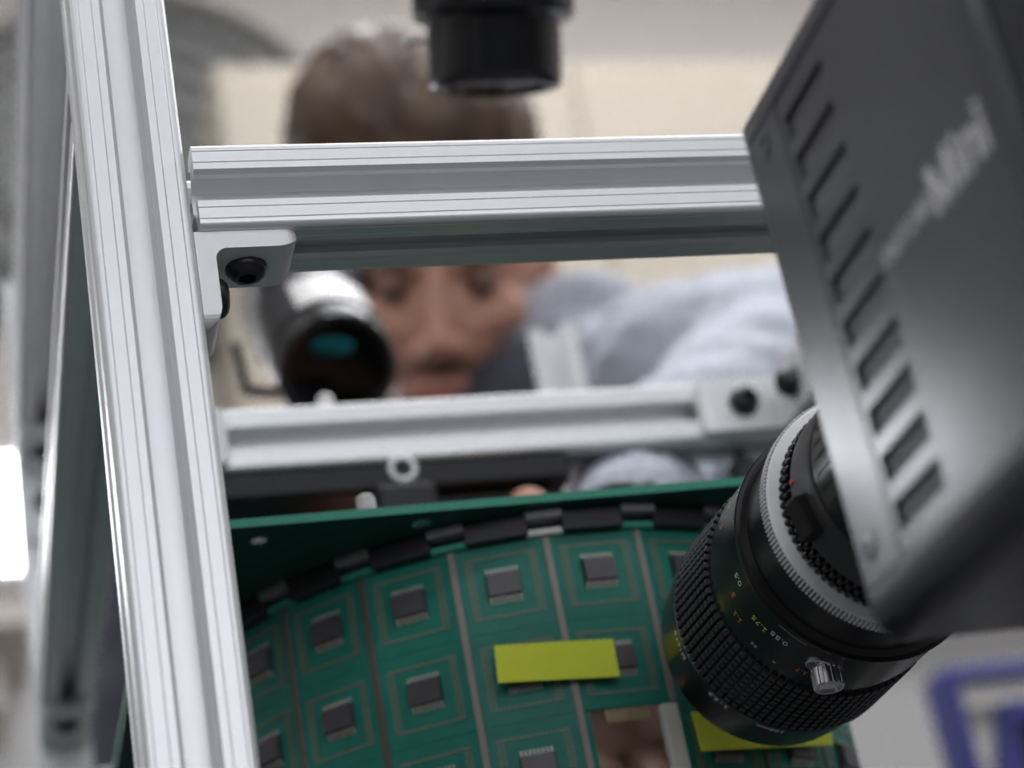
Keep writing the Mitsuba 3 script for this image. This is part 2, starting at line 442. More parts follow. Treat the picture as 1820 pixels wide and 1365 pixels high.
# rear: a dark recessed panel with connectors, facing us beyond the ridge
add(HC + '__rear_panel', box((BX + .0032, BYR - .0008, BZ0 + .006), (BX + .1148, BYR + .001, BZ1 - .006)), 'body_dark')
for (x, z, r) in ((BX + .022, 1.213, .006), (BX + .045, 1.213, .006), (BX + .022, 1.19, .0045), (BX + .07, 1.205, .009)):
    add(HC + '__connector', xf(lathe([(r, 0), (r, .007), (r * .8, .008), (r * .7, .008), (r * .7, .003), (.00001, .003)], 32), along((x, BYR - .0006, z), (0, -1, 0))), 'lens_grey', 30)

LX, LZ = 0.2222, 1.1722
ML = along((LX, 0, LZ), (0, 1, 0), (1, 0, 0))      # lens frame: local x = right, local y = down, local z = forward
LN = HC + '__lens'


def ring(name, profile, mat, seg=128, smooth=30, rad=None):
    return add(name, xf(lathe(profile, seg, rad), ML), mat, smooth)


# one optical barrel (part) with its rings, knob and figures as sub-parts
ring(LN, [(.012, .330), (.0300, .330), (.0300, .336), (.0285, .337), (.0285, .350), (.0270, .351), (.0270, .4135), (.0262, .414), (.0262, .4178), (.03055, .4178), (.03055, .4206), (.0300, .4208),
          (.0300, .4345), (.0306, .4352), (.0312, .4362), (.0322, .4364), (.03245, .4367), (.03235, .4374), (.0318, .4380), (.0318, .4560), (.0311, .4610), (.0311, .4625),
          (.0316, .4878), (.0327, .4882), (.0326, .4920), (.0306, .5075), (.0300, .5090), (.0280, .5090), (.0262, .4960), (.0240, .4900), (.012, .4890)], 'lens_black')


def teeth(n, depth, rmin):
    return lambda R, P, th: np.where(R > rmin, R - depth * ((np.floor(th * n * 2 / (2 * np.pi) + .001) % 2)[None, :]), R)


sr = [lathe([(.0266, .4176), (.0266, .4165), (.0272, .4160), (.0302, .4169), (.0308, .4173), (.0308, .4177), (.0266, .4177)], 192)]
for k in range(176):
    a = k * 2 * math.pi / 176
    c, s_ = math.cos(a), math.sin(a)
    sr.append(tm(box((.0300, -.00031, .4174), (.0314, .00031, .4207), .0001).transform([[c, -s_, 0, 0], [s_, c, 0, 0], [0, 0, 1, 0]])))
add(LN + '__silver_ring', xf(trimesh.util.concatenate(sr), ML), 'silver_ring', 25)
# studs of the aperture ring
st = []
for row, y in enumerate((.4150, .4122)):
    for k in range(76):
        a = (k + .5 * row) * 2 * math.pi / 76
        bx_ = box((.0258, -.00068, y - .0012), (.0282, .00068, y + .0012), .0004)
        c, s = math.cos(a), math.sin(a)
        st.append(bx_.transform([[c, -s, 0, 0], [s, c, 0, 0], [0, 0, 1, 0]]))
add(LN + '__aperture_studs', xf(cat(st), ML), 'lens_black')
gr = []
for k in range(44):                                     # slots of the aperture ring
    a = k * 2 * math.pi / 44
    c, s = math.cos(a), math.sin(a)
    gr.append(box((.0264, -.00028, .385), (.02712, .00028, .3945)).transform([[c, -s, 0, 0], [s, c, 0, 0], [0, 0, 1, 0]]))
    gr.append(box((.0264, -.00028, .365), (.02712, .00028, .375)).transform([[c, -s, 0, 0], [s, c, 0, 0], [0, 0, 1, 0]]))
add(LN + '__aperture_slots', xf(cat(gr), ML), 'dark_cavity')
ring(LN + '__aperture_ring', [(.0262, .3965), (.0274, .3968), (.0278, .3980), (.0278, .4085), (.0274, .4096), (.0262, .4098)], 'lens_grey')
gp = []
for k in range(84):                                     # rubber grip: rows of pads along the axis
    a = k * 2 * math.pi / 84
    c, s = math.cos(a), math.sin(a)
    for j in range(9):
        y = .4624 + j * .00288
        r0 = .0311 + .0005 * (y - .4615) / .027
        pad = box((r0 - .0008, -.00082, y + .0003), (r0 + .00115, .00082, y + .0024), .0002)
        gp.append(pad.transform([[c, -s, 0, 0], [s, c, 0, 0], [0, 0, 1, 0]]))
add(LN + '__focus_grip', xf(cat(gp), ML), 'rubber')


def cpos(deg, r, y):
    a = math.radians(deg)
    return np.array([LX + r * math.cos(a), y, LZ + r * math.sin(a)])


def wrap(text, height, deg, y, r, mat, bold=False, slope=0.0):
    t = meshkit.text_mesh(text, height, 0.00012, bold)
    v = t.vertices
    x0 = (v[:, 0].min() + v[:, 0].max()) / 2
    th = math.radians(deg) - (v[:, 0] - x0) / r
    rr = r + v[:, 2] + slope * (v[:, 1] - height / 2)
    t.vertices = np.stack([LX + rr * np.cos(th), y + v[:, 1] - height / 2, LZ + rr * np.sin(th)], 1)
    return add(LN + '__scale_figure', t, mat)


RB = .03182
for args in (('0.5', .0018, -170.8, .4432, RB, 'white_ink'), ('3', .0019, -167.4, .4492, RB, 'orange_ink'), ('1.1', .0017, -159.2, .4532, RB, 'orange_ink'),
             ('1.75', .0018, -149.6, .4462, RB, 'yellow_ink'), ('0.55', .0018, -138.6, .4446, RB, 'white_ink'), ('32', .0012, -144.9, .4556, RB, 'grey_ink'),
             ('4', .0012, -133.1, .4558, RB, 'grey_ink'), ('1.7', .0016, -121.0, .4530, RB, 'orange_ink'), ('2', .0018, 149.1, .4470, RB, 'yellow_ink'),
             ('5', .0018, 157.0, .4507, RB, 'orange_ink'), ('0.6', .0018, 147.0, .4410, RB, 'white_ink')):
    wrap(*args)
wrap('105mm', .0016, -112, .4905, .03262, 'white_ink')
wrap('1 : 2.8', .0016, -140, .4905, .03262, 'white_ink')
wrap('M i c r o', .0016, -172, .4905, .03262, 'white_ink')
for d0, d1 in ((-143, -128),):                           # engraved index line on the collar side
    ln = []
    for k in range(12):
        a = cpos(d0 + (d1 - d0) * k / 12, .03188, .4392)
        c = cpos(d0 + (d1 - d0) * (k + 1) / 12, .03188, .4392)
        ln.append(cyl(a, c, .00009, seg=6))
    add(LN + '__index_line', cat(ln), 'grey_ink')
# red mounting dot and the coupling prong
add(LN + '__index_dot', xf(lathe([(.0008, 0), (.0008, .0004), (.0005, .0006), (.00001, .0006)], 20), along(pt(1404, 812, .4010) * 0 + cpos(170.5, .0277, .4075), cpos(170.5, 1, 0) * [1, 0, 1] - [LX, 0, LZ])), 'red_ink', 30)
pg = box((-.0032, -.0052, 0), (.0035, .0052, .0040), .0006)
pa = math.radians(-168)
n_ = np.array([math.cos(pa), 0, math.sin(pa)])
add(LN + '__coupling_prong', xf(pg, along(np.array([LX, .4045, LZ]) + n_ * .0265, n_, (0, 1, 0))), 'dark_cavity')
# chromed locking knob under the barrel
ka = math.radians(-114.5)
kn = np.array([math.cos(ka), 0, math.sin(ka)])
ko = np.array([LX, .4460, LZ]) + kn * .0312
kax = np.array([-.10, -.10, -1.0])
kax /= np.linalg.norm(kax)
kp = lathe([(.00001, -.001), (.0040, -.001), (.0040, .0012), (.0037, .0014), (.00001, .0014)], 40)
kp.vertices[:, 0] *= 1.25
add(LN + '__knob_base', xf(kp, along(ko, kn, (0, 0.3, 0) + np.cross(kn, EY))), 'chrome', 30)
kk = lathe([(.0026, .0010), (.0038, .0014), (.0039, .0018), (.0039, .0060), (.0037, .0064), (.0032, .0064), (.0028, .0054), (.00001, .0052)], 22 * 8,
           lambda R, P, th: np.where(R > .00382, R - .00050 * (np.cos(th * 18) > 0)[None, :], R))
add(LN + '__knob', xf(kk, along(ko, kax)), 'chrome', 20)
# front glass, turned away from us
ring(LN + '__front_glass', [(.0240, .4905), (.0200, .4935), (.0120, .4955), (.00001, .4962)], 'lens_glass')

# ------------------------------------------------------------------ drum of circuit panels under a carrier board
HP = 1.2300
DC = np.array([0.18889, 0.65168])
DR = 0.1114
A0, DA = -51.9, 14.9


def edge_pt(k):
    a = math.radians(A0 + DA * k)
    return DC + DR * np.array([math.sin(a), -math.cos(a)])


CB = 'carrier_board'
lab(CB, 'flat green circuit board on top of the ring of panels, its dark underside in view', 'circuit board')
PLATE = [(.0593, .5345), (.3185, .5275), (.3185, .9000), (.0593, .9000)]
pcb = MF.extrude(CS([PLATE]), .0026).translate([0, 0, HP])
add(CB + '__edge_face', MF.hull_points([(x, y - d, z) for x, y in PLATE[:2] for d in (0.00005, .0005) for z in (HP, HP + .0026)]), 'pcb_edge')
add(CB + '__edge_face', MF.hull_points([(x - d, y, z) for x, y in (PLATE[0], PLATE[3]) for d in (0.00005, .0005) for z in (HP, HP + .0026)]), 'pcb_edge')
holes = [MF.cylinder(.01, .047, .047, 64).translate([.247, .682, HP - .005])]
for (px, py, r) in ((460, 960, .0019), (750, 931, .0031), (592, 947, .0011)):
    q = pt(px, py, 1.0)
    y = .23 / (q[2] - 1.0)
    q = CAM + (q - CAM) * y
    holes.append(MF.cylinder(.01, r, r, 28).translate([q[0], q[1], HP - .005]))
    if px == 460:
        eye = q
pcb = pcb - MF.batch_boolean(holes, m3.OpType.Add)
add(CB + '__board', tm(pcb), 'pcb_shaded')
add(CB + '__eyelet', xf(lathe([(.0019, -.0002), (.0024, -.0003), (.0024, 0), (.0019, .0), (.0014, .0022), (.0014, .0028), (.0010, .0028), (.0010, -.0001), (.0019, -.0002)], 28), basis(EX, EY, EZ, (eye[0], eye[1], HP))), 'white_plastic', 30)
so = pt(650, 890, .540)
add(CB + '__standoff', xf(lathe([(.0029, 0), (.0029, .0068), (.0024, .0073), (.00001, .0073)], 6), basis(EX, EY, EZ, (so[0], .540, HP + .0026))), 'white_plastic')
names = ['leftmost panel strip, mostly hidden behind the aluminium post', 'panel strip second from left, right beside the near post, two chips in view',
         'panel strip third from left in the ring, left of the grey rail', 'panel strip fourth from left in the ring, above the whole row of chips',
         'panel strip that the left end of the big yellow sticker covers', 'panel strip with a missing lower module, pins showing and a finger behind',
         'panel strip half hidden behind the macro lens', 'rightmost wide panel strip below the lens, a chip beside the second yellow sticker',
         'last narrow panel strip at the right end of the ring, edge on']
names = ['green circuit panel strip mostly hidden behind the near aluminium post',
         'green circuit panel strip right beside the near post, its chips cut by the post',
         'green circuit panel strip with two black chips, second to the right of the near post',
         'green circuit panel strip just left of the big yellow sticker, chips in full view',
         'green circuit panel strip under the left end of the big yellow sticker',
         'green circuit panel strip missing its lower modules, pins and a finger in the gap',
         'green circuit panel strip to the left of the macro lens and half behind it',
         'green circuit panel strip below the macro lens, carrying the cut-off yellow sticker',
         'green circuit panel strip at the right end of the ring, seen almost edge on']
cent = np.array([DC[0], DC[1]])
MODH = .0280
ZTOP = HP - .0062
for si, fi in enumerate(range(-2, 7)):
    key = 'circuit_panel' if si == 0 else f'circuit_panel_{si:03d}'
    a, c = edge_pt(fi), edge_pt(fi + 1)
    mid = (a + c) / 2
    u = np.array([*(c - a), 0]) / np.linalg.norm(c - a)
    n = np.cross(u, EZ)                 # outwards
    wdt = np.linalg.norm(c - a)
    hw = wdt / 2 - .0011
    rows = 2 if fi == 3 else 4
    lab(key, names[si], 'circuit panel', None)
    F = basis(u, EZ, n, (mid[0], mid[1], 0))
    for r in range(rows):
        z1 = ZTOP - r * MODH - .00004
        z0 = z1 - MODH + .00008
        zc = (z0 + z1) / 2
        jit = rng.uniform(-.0005, .0005, 2)
        k = add(key + '__module', xf(box((-hw, z0, -.0012), (hw, z1, .0004), .00004), F), 'pcb')
        cx, cz = jit[0] + .0002, zc + jit[1] + .0003
        lip = .0006
        chip = MF.hull_points([(cx + sx * (.0051 - (q > 1.) * .0003), cz + sz * (.0037 - (q > 1.) * .0003), .0006 + q * .0022) for sx in (-1, 1) for sz in (-1, 1) for q in (0., .6, 1.1)])
        add(k + '__chip', xf(chip, F), 'chip_black')
        pins = []
        for sgn in (-1, 1):
            for q in range(8):
                x = cx - .00445 + q * .00127
                pins.append(box((x - .00034, cz + sgn * .0036, .0014), (x + .00034, cz + sgn * .0044, .0018)))
                pins.append(box((x - .00034, cz + sgn * .0043, .0004), (x + .00034, cz + sgn * .0047, .0018)))
                pins.append(box((x - .00034, cz + sgn * .0045, .0004), (x + .00034, cz + sgn * .0055, .0009)))
        add(k + '__pins', xf(cat(pins), F), 'tin')
        pads = []
        for q in range(15):
            t_ = -.0093 + q * .00133
            for e in (-1, 1):
                pads.append(box((e * .0104 - .00042, zc + t_ - .00042, .0003), (e * .0104 + .00042, zc + t_ + .00042, .00075)))
                pads.append(box((e * .0091 - .00042, zc + t_ - .00042, .0003), (e * .0091 + .00042, zc + t_ + .00042, .00075)))
                pads.append(box((t_ - .00042, zc + e * .0094 - .00042, .0003), (t_ + .00042, zc + e * .0094 + .00042, .00075)))
        add(k + '__pads', xf(cat(pads), F), 'pad_gold')
    if fi == 3:
        zz = ZTOP - 2 * MODH
        pn = [box((-.0062 + q * .00127 - .0003, zz - .0040, -.0009), (-.0062 + q * .00127 + .0003, zz + .0002, -.0003)) for q in range(11)]
        add(key + '__pin_header', xf(cat(pn), F), 'gold_pin')
        add(key + '__side_board', xf(box((-hw, ZTOP - 4 * MODH, -.0012), (-hw + .0016, ZTOP - 2 * MODH - .0002, .0004)), F), 'pcb')
    if -2 <= fi <= 6:                    # the connector above the panel and the rail at its left edge, both on the carrier
        add(CB + '__connector', xf(box((-.0096, HP - .0068, -.0040), (.0096, HP - .0001, .0042), .0003), F), 'connector_black')
    ang = math.radians(A0 + DA * fi)
    nr = np.array([math.sin(ang), -math.cos(ang), 0])
    ur = np.array([math.cos(ang), math.sin(ang), 0])
    G = basis(ur, EZ, nr, (a[0], a[1], 0))
    white = fi == 3
    mat = 'white_plastic' if fi == 4 else 'rail_grey'
    zb = ZTOP - 4 * MODH
    if fi == 4:
        k = add(CB + '__rail', xf(box((-.0011, ZTOP - 2 * MODH, -.0030), (.0011, HP - .0070, .0008), .0003), G), 'rail_grey')
        add(k + '__bare_strip', xf(box((-.0042, zb, -.0030), (.0011, ZTOP - 2 * MODH - .0002, .0004), .0003), G), 'white_plastic')
    else:
        k = add(CB + '__rail', xf(box((-.0011, zb, -.0030), (.0011, HP - .0070, .0009), .0003), G), 'rail_grey' if fi in (2, 3) else 'rail_dark')
    add(k + '__tab', xf(box((-.0058, HP - .0070, -.0028), (.0058, HP - .0050, .0022), .0003), G), 'white_plastic' if white else 'pcb_edge')
    add(k + '__clip', xf(box((-.0056, HP - .0030, -.0012), (.0056, HP - .0002, .0052), .0003), G), 'clip_grey')


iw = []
for k in range(30):                          # black shield added inside the ring to block light, open to the front
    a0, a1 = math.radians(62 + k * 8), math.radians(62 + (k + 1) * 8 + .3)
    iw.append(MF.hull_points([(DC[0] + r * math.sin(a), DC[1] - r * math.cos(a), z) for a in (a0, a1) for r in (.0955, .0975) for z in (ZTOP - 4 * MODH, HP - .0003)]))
add(CB + '__added_light_shield', MF.batch_boolean(iw, m3.OpType.Add), 'connector_black')


def sticker(key, corners, label, thick=0.00025):
    q = np.array(corners, float)
    n = np.cross(q[1] - q[0], q[3] - q[0])
    n /= np.linalg.norm(n)
    if n[1] > 0:
        n = -n
    nx, ny = 14, 6
    v = []
    for sgn in (0, 1):
        for j in range(ny + 1):
            for i in range(nx + 1):
                s, t = i / nx, j / ny
                p_ = (1 - s) * (1 - t) * q[0] + s * (1 - t) * q[1] + s * t * q[2] + (1 - s) * t * q[3]
                v.append(p_ + n * (thick * sgn + .0004 * math.sin(3.0 * s + 1.1 * t)))
    v = np.array(v)
    f = []
    N = (nx + 1) * (ny + 1)
    for j in range(ny):
        for i in range(nx):
            a_, b_, c_, d_ = j * (nx + 1) + i, j * (nx + 1) + i + 1, (j + 1) * (nx + 1) + i + 1, (j + 1) * (nx + 1) + i
            f += [[a_, c_, b_], [a_, d_, c_], [N + a_, N + b_, N + c_], [N + a_, N + c_, N + d_]]
    rim = [i for i in range(nx + 1)] + [(j) * (nx + 1) + nx for j in range(1, ny + 1)] + [ny * (nx + 1) + i for i in range(nx - 1, -1, -1)] + [j * (nx + 1) for j in range(ny - 1, 0, -1)]
    for i in range(len(rim)):
        a_, b_ = rim[i], rim[(i + 1) % len(rim)]
        f += [[a_, b_, N + b_], [a_, N + b_, N + a_]]
    t = trimesh.Trimesh(v, f, process=False)
    trimesh.repair.fix_normals(t)
    add(key, t, 'yellow_paper', 40)
    lab(key, label, 'sticker')


sticker('yellow_sticker', [pt(878, 1148, .5405), pt(1089, 1136, .5360), pt(1102, 1202, .5360), pt(885, 1215, .5405)], 'bright yellow sticker across two panel strips, fully in view')
sticker('yellow_sticker_001', [pt(1228, 1266, .5340), pt(1468, 1252, .5545), pt(1481, 1323, .5545), pt(1245, 1336, .5340)], 'bright yellow sticker half hidden behind the front of the macro lens')

# ------------------------------------------------------------------ overhead camera, its lens hanging in at the top
OC = 'overhead_camera'
lab(OC, 'black camera lens pointing down into the picture at the top edge', 'camera')
of = pt(881, 158, .600)
oa = np.array([-.02, .47, -.88])
oa /= np.linalg.norm(oa)
ox = np.cross(oa, [0, 0, 1.0])
MO = along(of, -oa, (1, 0, 0))


def oring(name, prof, mat, seg=96):
    return add(OC + name, xf(lathe(prof, seg), MO), mat, 30)


oring('__lens', [(.0180, .004), (.0212, -.0004), (.0238, 0), (.0246, .0012), (.0250, .0040), (.0250, .0240), (.0258, .0248), (.0298, .0262), (.0303, .0275), (.0303, .0340), (.0295, .0350), (.0295, .110), (.010, .110)], 'lens_black')
oring('__front_glass', [(.0212, .004), (.0150, .0015), (.0070, .0002), (.00001, -.0002)], 'lens_glass')
og = []
for k in range(72):
    a = k * 2 * math.pi / 72
    c, s = math.cos(a), math.sin(a)
    og.append(box((.0290, -.0009, .039), (.0303, .0009, .060), .0002).transform([[c, -s, 0, 0], [s, c, 0, 0], [0, 0, 1, 0]]))
add(OC + '__focus_grip', xf(cat(og), MO), 'rubber')
ob = rbox((-.034, -.034, .110), (.034, .034, .190), .006)
add(OC + '__body', xf(ob, MO), 'body_black', 40)


def wrap2(text, height, deg, z, r, M, mat, key):
    """Lettering round a lens whose axis (local z) points to its rear; read with the rear up."""
    t = meshkit.text_mesh(text, height, 0.00015, True)
    v = t.vertices
    x0 = (v[:, 0].min() + v[:, 0].max()) / 2
    th = math.radians(deg) + (v[:, 0] - x0) / r
    rr = r + v[:, 2]
    t.vertices = np.stack([rr * np.cos(th), rr * np.sin(th), z + v[:, 1]], 1)
    add(key, xf(t, M), mat)


loc = np.linalg.inv(MO) @ np.array([*CAM, 1])
face_deg = math.degrees(math.atan2(loc[1], loc[0]))
wrap2('NIKKOR', .0024, face_deg + 1.0, .0292, .03032, MO, 'grey_ink', OC + '__lettering')
kd = pt(727, 74, .600)
kq = of - oa * float(np.dot(kd - of, -oa))
add(OC + '__glint_bead', cat([trimesh.creation.icosphere(2, .0024).apply_translation(kd), cyl(kd, kd + (kq - kd) * .4, .0011, seg=12)]), 'white_plastic', 40)  # white bead imitating a bright glint beside the lens

# ------------------------------------------------------------------ rear camera with a big dark front glass, left
RC = 'rear_camera'
lab(RC, 'blurred black camera lens with a teal reflection, beside the face above the lower crossbar', 'camera')
rf = pt(600, 658, .815)
ra = np.array([-.03, -.66, -.72])
ra /= np.linalg.norm(ra)
MR = along(rf, -ra, (1, 0, 0))


def rring(name, prof, mat, seg=96):
    return add(RC + name, xf(lathe(prof, seg), MR), mat, 30)


rring('__front_ring', [(.0215, .006), (.0235, .0005), (.0255, -.0006), (.0275, .0002), (.0284, .0030), (.0284, .0110), (.0276, .0122), (.0268, .0130), (.0268, .0160)], 'lens_black')
rring('__lens', [(.0266, .0155), (.0268, .0160), (.0286, .0175), (.0290, .0260), (.0290, .0560), (.0278, .0570), (.0278, .0800), (.010, .0800)], 'black_plastic')
rring('__front_glass', [(.0216, .0062), (.0160, .0080), (.0080, .0093), (.00001, .0097)], 'lens_glass')
co = lathe([(.0100, .0), (.0085, .0006), (.0050, .0010), (.00001, .0012)], 40)
co.vertices[:, 0] *= 1.0
co.vertices[:, 1] *= .48
tl = np.linalg.inv(MR) @ np.array([*pt(590, 612, .815), 1])
co.apply_transform(basis(EX, EY, -EZ, (tl[0], tl[1], .0072)))
add(RC + '__teal_reflection', xf(co, MR), 'reflection_teal', 40)  # teal reflection modelled as a tinted disc on the glass
add(RC + '__body', xf(rbox((-.026, -.026, .080), (.026, .026, .160), .006), MR), 'body_black', 40)
# pale label wrapped round the upper right of the barrel
lp = np.linalg.inv(MR) @ np.array([*CAM, 1])
la = math.atan2(lp[1], lp[0])
pv, LABEL_SIGN = [], 1
for i in range(13):
    for z in (.0190, .0545):
        th = la + LABEL_SIGN * math.radians(-6 + i * 6.4)
        for r in (.02905, .02935):
            pv.append((r * math.cos(th), r * math.sin(th), z))
lb = MF.batch_hull([MF.hull_points([pv[4 * i + q] for q in range(4)] + [pv[4 * i + 4 + q] for q in range(4)]) for i in range(1)])
lb = MF.batch_boolean([MF.hull_points([pv[4 * i + q] for q in range(8)]) for i in range(12)], m3.OpType.Add)
add(RC + '__label_plate', xf(lb, MR), 'white_plastic')
# locking lever at the left of the lens
l0, l1, l2 = pt(420, 618, .84), pt(438, 693, .84), pt(500, 700, .84)
add(RC + '__lever', cat([cyl(l0, l1, .0022), trimesh.creation.icosphere(2, .0026).apply_translation(l1), cyl(l1, l2, .0026), trimesh.creation.icosphere(2, .0028).apply_translation(l0)]), 'black_plastic', 40)
wb = pt(578, 713, .675)
add('white_glint__head', trimesh.creation.icosphere(3, .0032).apply_translation(wb), 'white_plastic', True)  # matte white bead imitating a specular glint
add('white_glint__stem', cyl((wb[0], wb[1], 1.3336), wb, .0012, seg=16), 'chrome', 30)
lab('white_glint', 'tiny white bead added as a bright glint on the lower crossbar below the rear camera lens', 'knob')

# ------------------------------------------------------------------ black clamp rail behind the board
CR = 'clamp_rail'
lab(CR, 'black clamp rail fixed under the left part of the lower crossbar, behind the green board', 'clamp')
xr = pt(1010, 805, .6645)[0]
add(CR + '__rail', box((.0660, .6645, 1.2975), (xr, .6880, 1.3082), .0012), 'black_plastic')
q0, q1 = pt(668, 880, .660), pt(782, 880, .660)
add(CR + '__clamp', rbox((q0[0], .6600, 1.274), (q1[0], .6900, 1.2985), .003), 'black_plastic', 40)
add(CR + '__lower_plate', box((q1[0], .672, 1.2875), (xr - .006, .686, 1.2974), .001), 'body_dark')
rc = pt(716, 833, .6630)
add(CR + '__ring', trimesh.creation.torus(.0045, .0012, 40, 16).apply_transform(basis(EX, EZ, -EY, (rc[0], .6634, rc[2]))), 'bracket_metal', True)

TS = 'thumb_screw'
lab(TS, 'black thumb screw hanging under the right end of the lower crossbar', 'screw')
tc = pt(1318, 822, .6755)
add(TS + '__head', xf(lathe([(.00001, -.007), (.0052, -.007), (.0060, -.006), (.0060, .003), (.0050, .004), (.00001, .004)], 14 * 4, lambda R, P, th: np.where(R > .0055, R - .0005 * (np.cos(th * 14) > 0)[None, :], R)), basis(EX, EY, EZ, (tc[0], .6755, 1.2985))), 'black_screw', 25)
add(TS + '__shank', cyl((tc[0], .6755, 1.3020), (tc[0], .6755, 1.3080), .0024, seg=20), 'black_screw', 30)

# ------------------------------------------------------------------ table under the rig
TB = 'work_table'
lab(TB, 'grey work table under the aluminium frame, below the picture', 'table')
add(TB + '__tabletop', box((-.35, .25, ZT - .03), (1.15, 1.06, ZT), .003), 'table_top')
for (x, y) in ((-.30, .30), (1.10, .30), (-.30, 1.01), (1.10, 1.01)):
    add(TB + '__leg', box((x - .025, y - .025, 0), (x + .025, y + .025, ZT - .03), .002), 'grey_paint')

# ------------------------------------------------------------------ things at the back wall
WC = 'wall_cabinet'
lab(WC, 'long beige wall cupboard blurred behind the head', 'cupboard')
cx0 = pt(385, 190, 2.42)[0]
add(WC + '__carcass', box((cx0, 2.44, 2.02), (2.6, 2.70, 1 + .738 * 2.42), .004), 'beige_board')
xs = np.linspace(cx0 + .003, 2.597, 5)
for i in range(4):
    k = add(WC + '__door', box((xs[i] + .002, 2.42, 2.025), (xs[i + 1] - .002, 2.44, 1 + .738 * 2.42 - .004), .003), 'beige_board')
    add(k + '__handle', cyl((xs[i] + .06, 2.405, 2.06), (xs[i] + .06, 2.405, 2.18), .006), 'aluminium', 30)

DL = 'wall_fan'
lab(DL, 'round grey ventilator cover on the back wall, blurred, at the upper left beside the hair', 'ventilator')
dcn = pt(262, 285, 2.66)
dcn[1] = Y1
MD = along(dcn, (0, -1, 0), (1, 0, 0))
add(DL + '__cover', xf(lathe([(.340, 0), (.340, .030), (.330, .042), (.314, .046), (.310, .020), (.00001, .020)], 96), MD), 'grey_paint', 35)
for r in (.275, .225, .175, .125, .085):
    add(DL + '__grille_ring', xf(lathe([(r - .006, .020), (r - .005, .040), (r + .005, .040), (r + .006, .020)], 72), MD), 'grey_paint', 35)
add(DL + '__hub', xf(lathe([(.055, .019), (.052, .044), (.040, .050), (.00001, .052)], 48), MD), 'grey_paint', 35)

SH = 'storage_shelf'
lab(SH, 'plain tan wooden board on the wall low at the left edge of the photo', 'shelf')
sa, sb = pt(-160, 1035, 2.5), pt(60, 1110, 2.5)
add(SH + '__board', box((sa[0], 2.50, sb[2]), (sb[0], 2.70, sb[2] + .035), .003), 'tan_board')
for x in (sa[0] + .05, sb[0] - .06):
    add(SH + '__support', box((x, 2.56, sb[2] - .09), (x + .02, 2.70, sb[2] - .0005), .002), 'tan_board')

# blue case with a dark window, bottom right
BC = 'blue_case'
lab(BC, 'blurred blue framed case with a dark window at the bottom right corner', 'case')
yb = 1.75
p0 = pt(1668, 1185, yb)
bw, bh = .42, .34
o = np.array([p0[0], yb, p0[2] - bh])
fr = box((0, 0, 0), (bw, .05, bh), .006) - box((.016, -.01, .016), (bw - .016, .045, bh - .016))
add(BC + '__shell', xf(fr, basis(EX, EY, EZ, o)), 'blue_plastic')
add(BC + '__panel', xf(box((.0165, .012, .0165), (bw - .0165, .044, bh - .0165)) - box((.0168, 0, .0168), (bw - .04, .03, bh - .0402)), basis(EX, EY, EZ, o)), 'cream_plastic')
bz = MF.hull_points([(x, y, z) for y in (.004, .029) for x, z in ((.0405, .0405), (bw - .0405, .0405), (bw - .0405, bh - .0405), (.062, bh - .0405), (.0405, bh - .11))])
bz = bz - box((.066, 0, .062), (bw - .062, .02, bh - .062))
add(BC + '__bezel', xf(bz, basis(EX, EY, EZ, o)), 'blue_plastic')
add(BC + '__window', xf(box((.0665, .014, .0625), (bw - .0625, .0195, bh - .0625)), basis(EX, EY, EZ, o)), 'black_plastic')
RK = 'side_bench'
lab(RK, 'white bench carrying the blue case at the bottom right', 'bench')
add(RK + '__top', box((p0[0] - .05, 1.62, o[2] - .03), (p0[0] + 1.1, 2.1, o[2] - .0002), .003), 'white_paint')
for x in (p0[0], p0[0] + 1.02):
    for y in (1.65, 2.04):
        add(RK + '__leg', box((x, y, 0), (x + .03, y + .03, o[2] - .0302), .002), 'white_paint')

# ------------------------------------------------------------------ the person


def bones(list_, edge, smooth=14, lamb=.5):
    """Joins hulls of spheres ((p, r), (q, s), ...) into one smooth skin."""
    parts = []
    for seg in list_:
        parts.append(MF.batch_hull([MF.sphere(float(r), 20).translate(np.asarray(p_, float).tolist()) for p_, r in seg]))
    m = MF.batch_boolean(parts, m3.OpType.Add).refine_to_length(edge)
    t = tm(m)
    t = trimesh.Trimesh(t.vertices, t.faces, process=True)
    if smooth:
        trimesh.smoothing.filter_taubin(t, lamb=lamb, nu=lamb + .02, iterations=smooth)
    return t


PE = 'person'
lab(PE, 'bearded brown-haired person in a grey sweater, torso shade added as a dark layer, reaching into the aluminium frame', 'person')
# head frame: e = point between the eyes, hx = image right, hf = where the face looks, hu = up
e = pt(776, 497, 1.18)
tocam = (CAM - e) / np.linalg.norm(CAM - e)
hu = UP * 1.0 - RIGHT * .07
hf = tocam - np.dot(tocam, hu) * hu / np.dot(hu, hu)
hf /= np.linalg.norm(hf)
hu = hu / np.linalg.norm(hu)
hx = np.cross(hu, hf)
hx = hx if np.dot(hx, RIGHT) > 0 else -hx
pit, yw = math.radians(6), math.radians(-4)
hf, hu = hf * math.cos(pit) - hu * math.sin(pit), hu * math.cos(pit) + hf * math.sin(pit)
hf, hx = hf * math.cos(yw) + hx * math.sin(yw), hx * math.cos(yw) - hf * math.sin(yw)


def hp(x, f, u):
    """A point of the head: x to the photo's right, f forward, u up, from between the eyes, in millimetres."""
    return e + (hx * x + hf * f + hu * u) * .001


def ell(c, rx, rf_, ru, seg=40):
    s = trimesh.creation.icosphere(4, 1.0)
    s.vertices = np.array([hx, hf, hu]).T.dot((s.vertices * np.array([rx, rf_, ru]) * .001).T).T + hp(*c)
    if np.linalg.det(np.array([hx, hf, hu])) < 0:
        s.invert()
    return man(s)


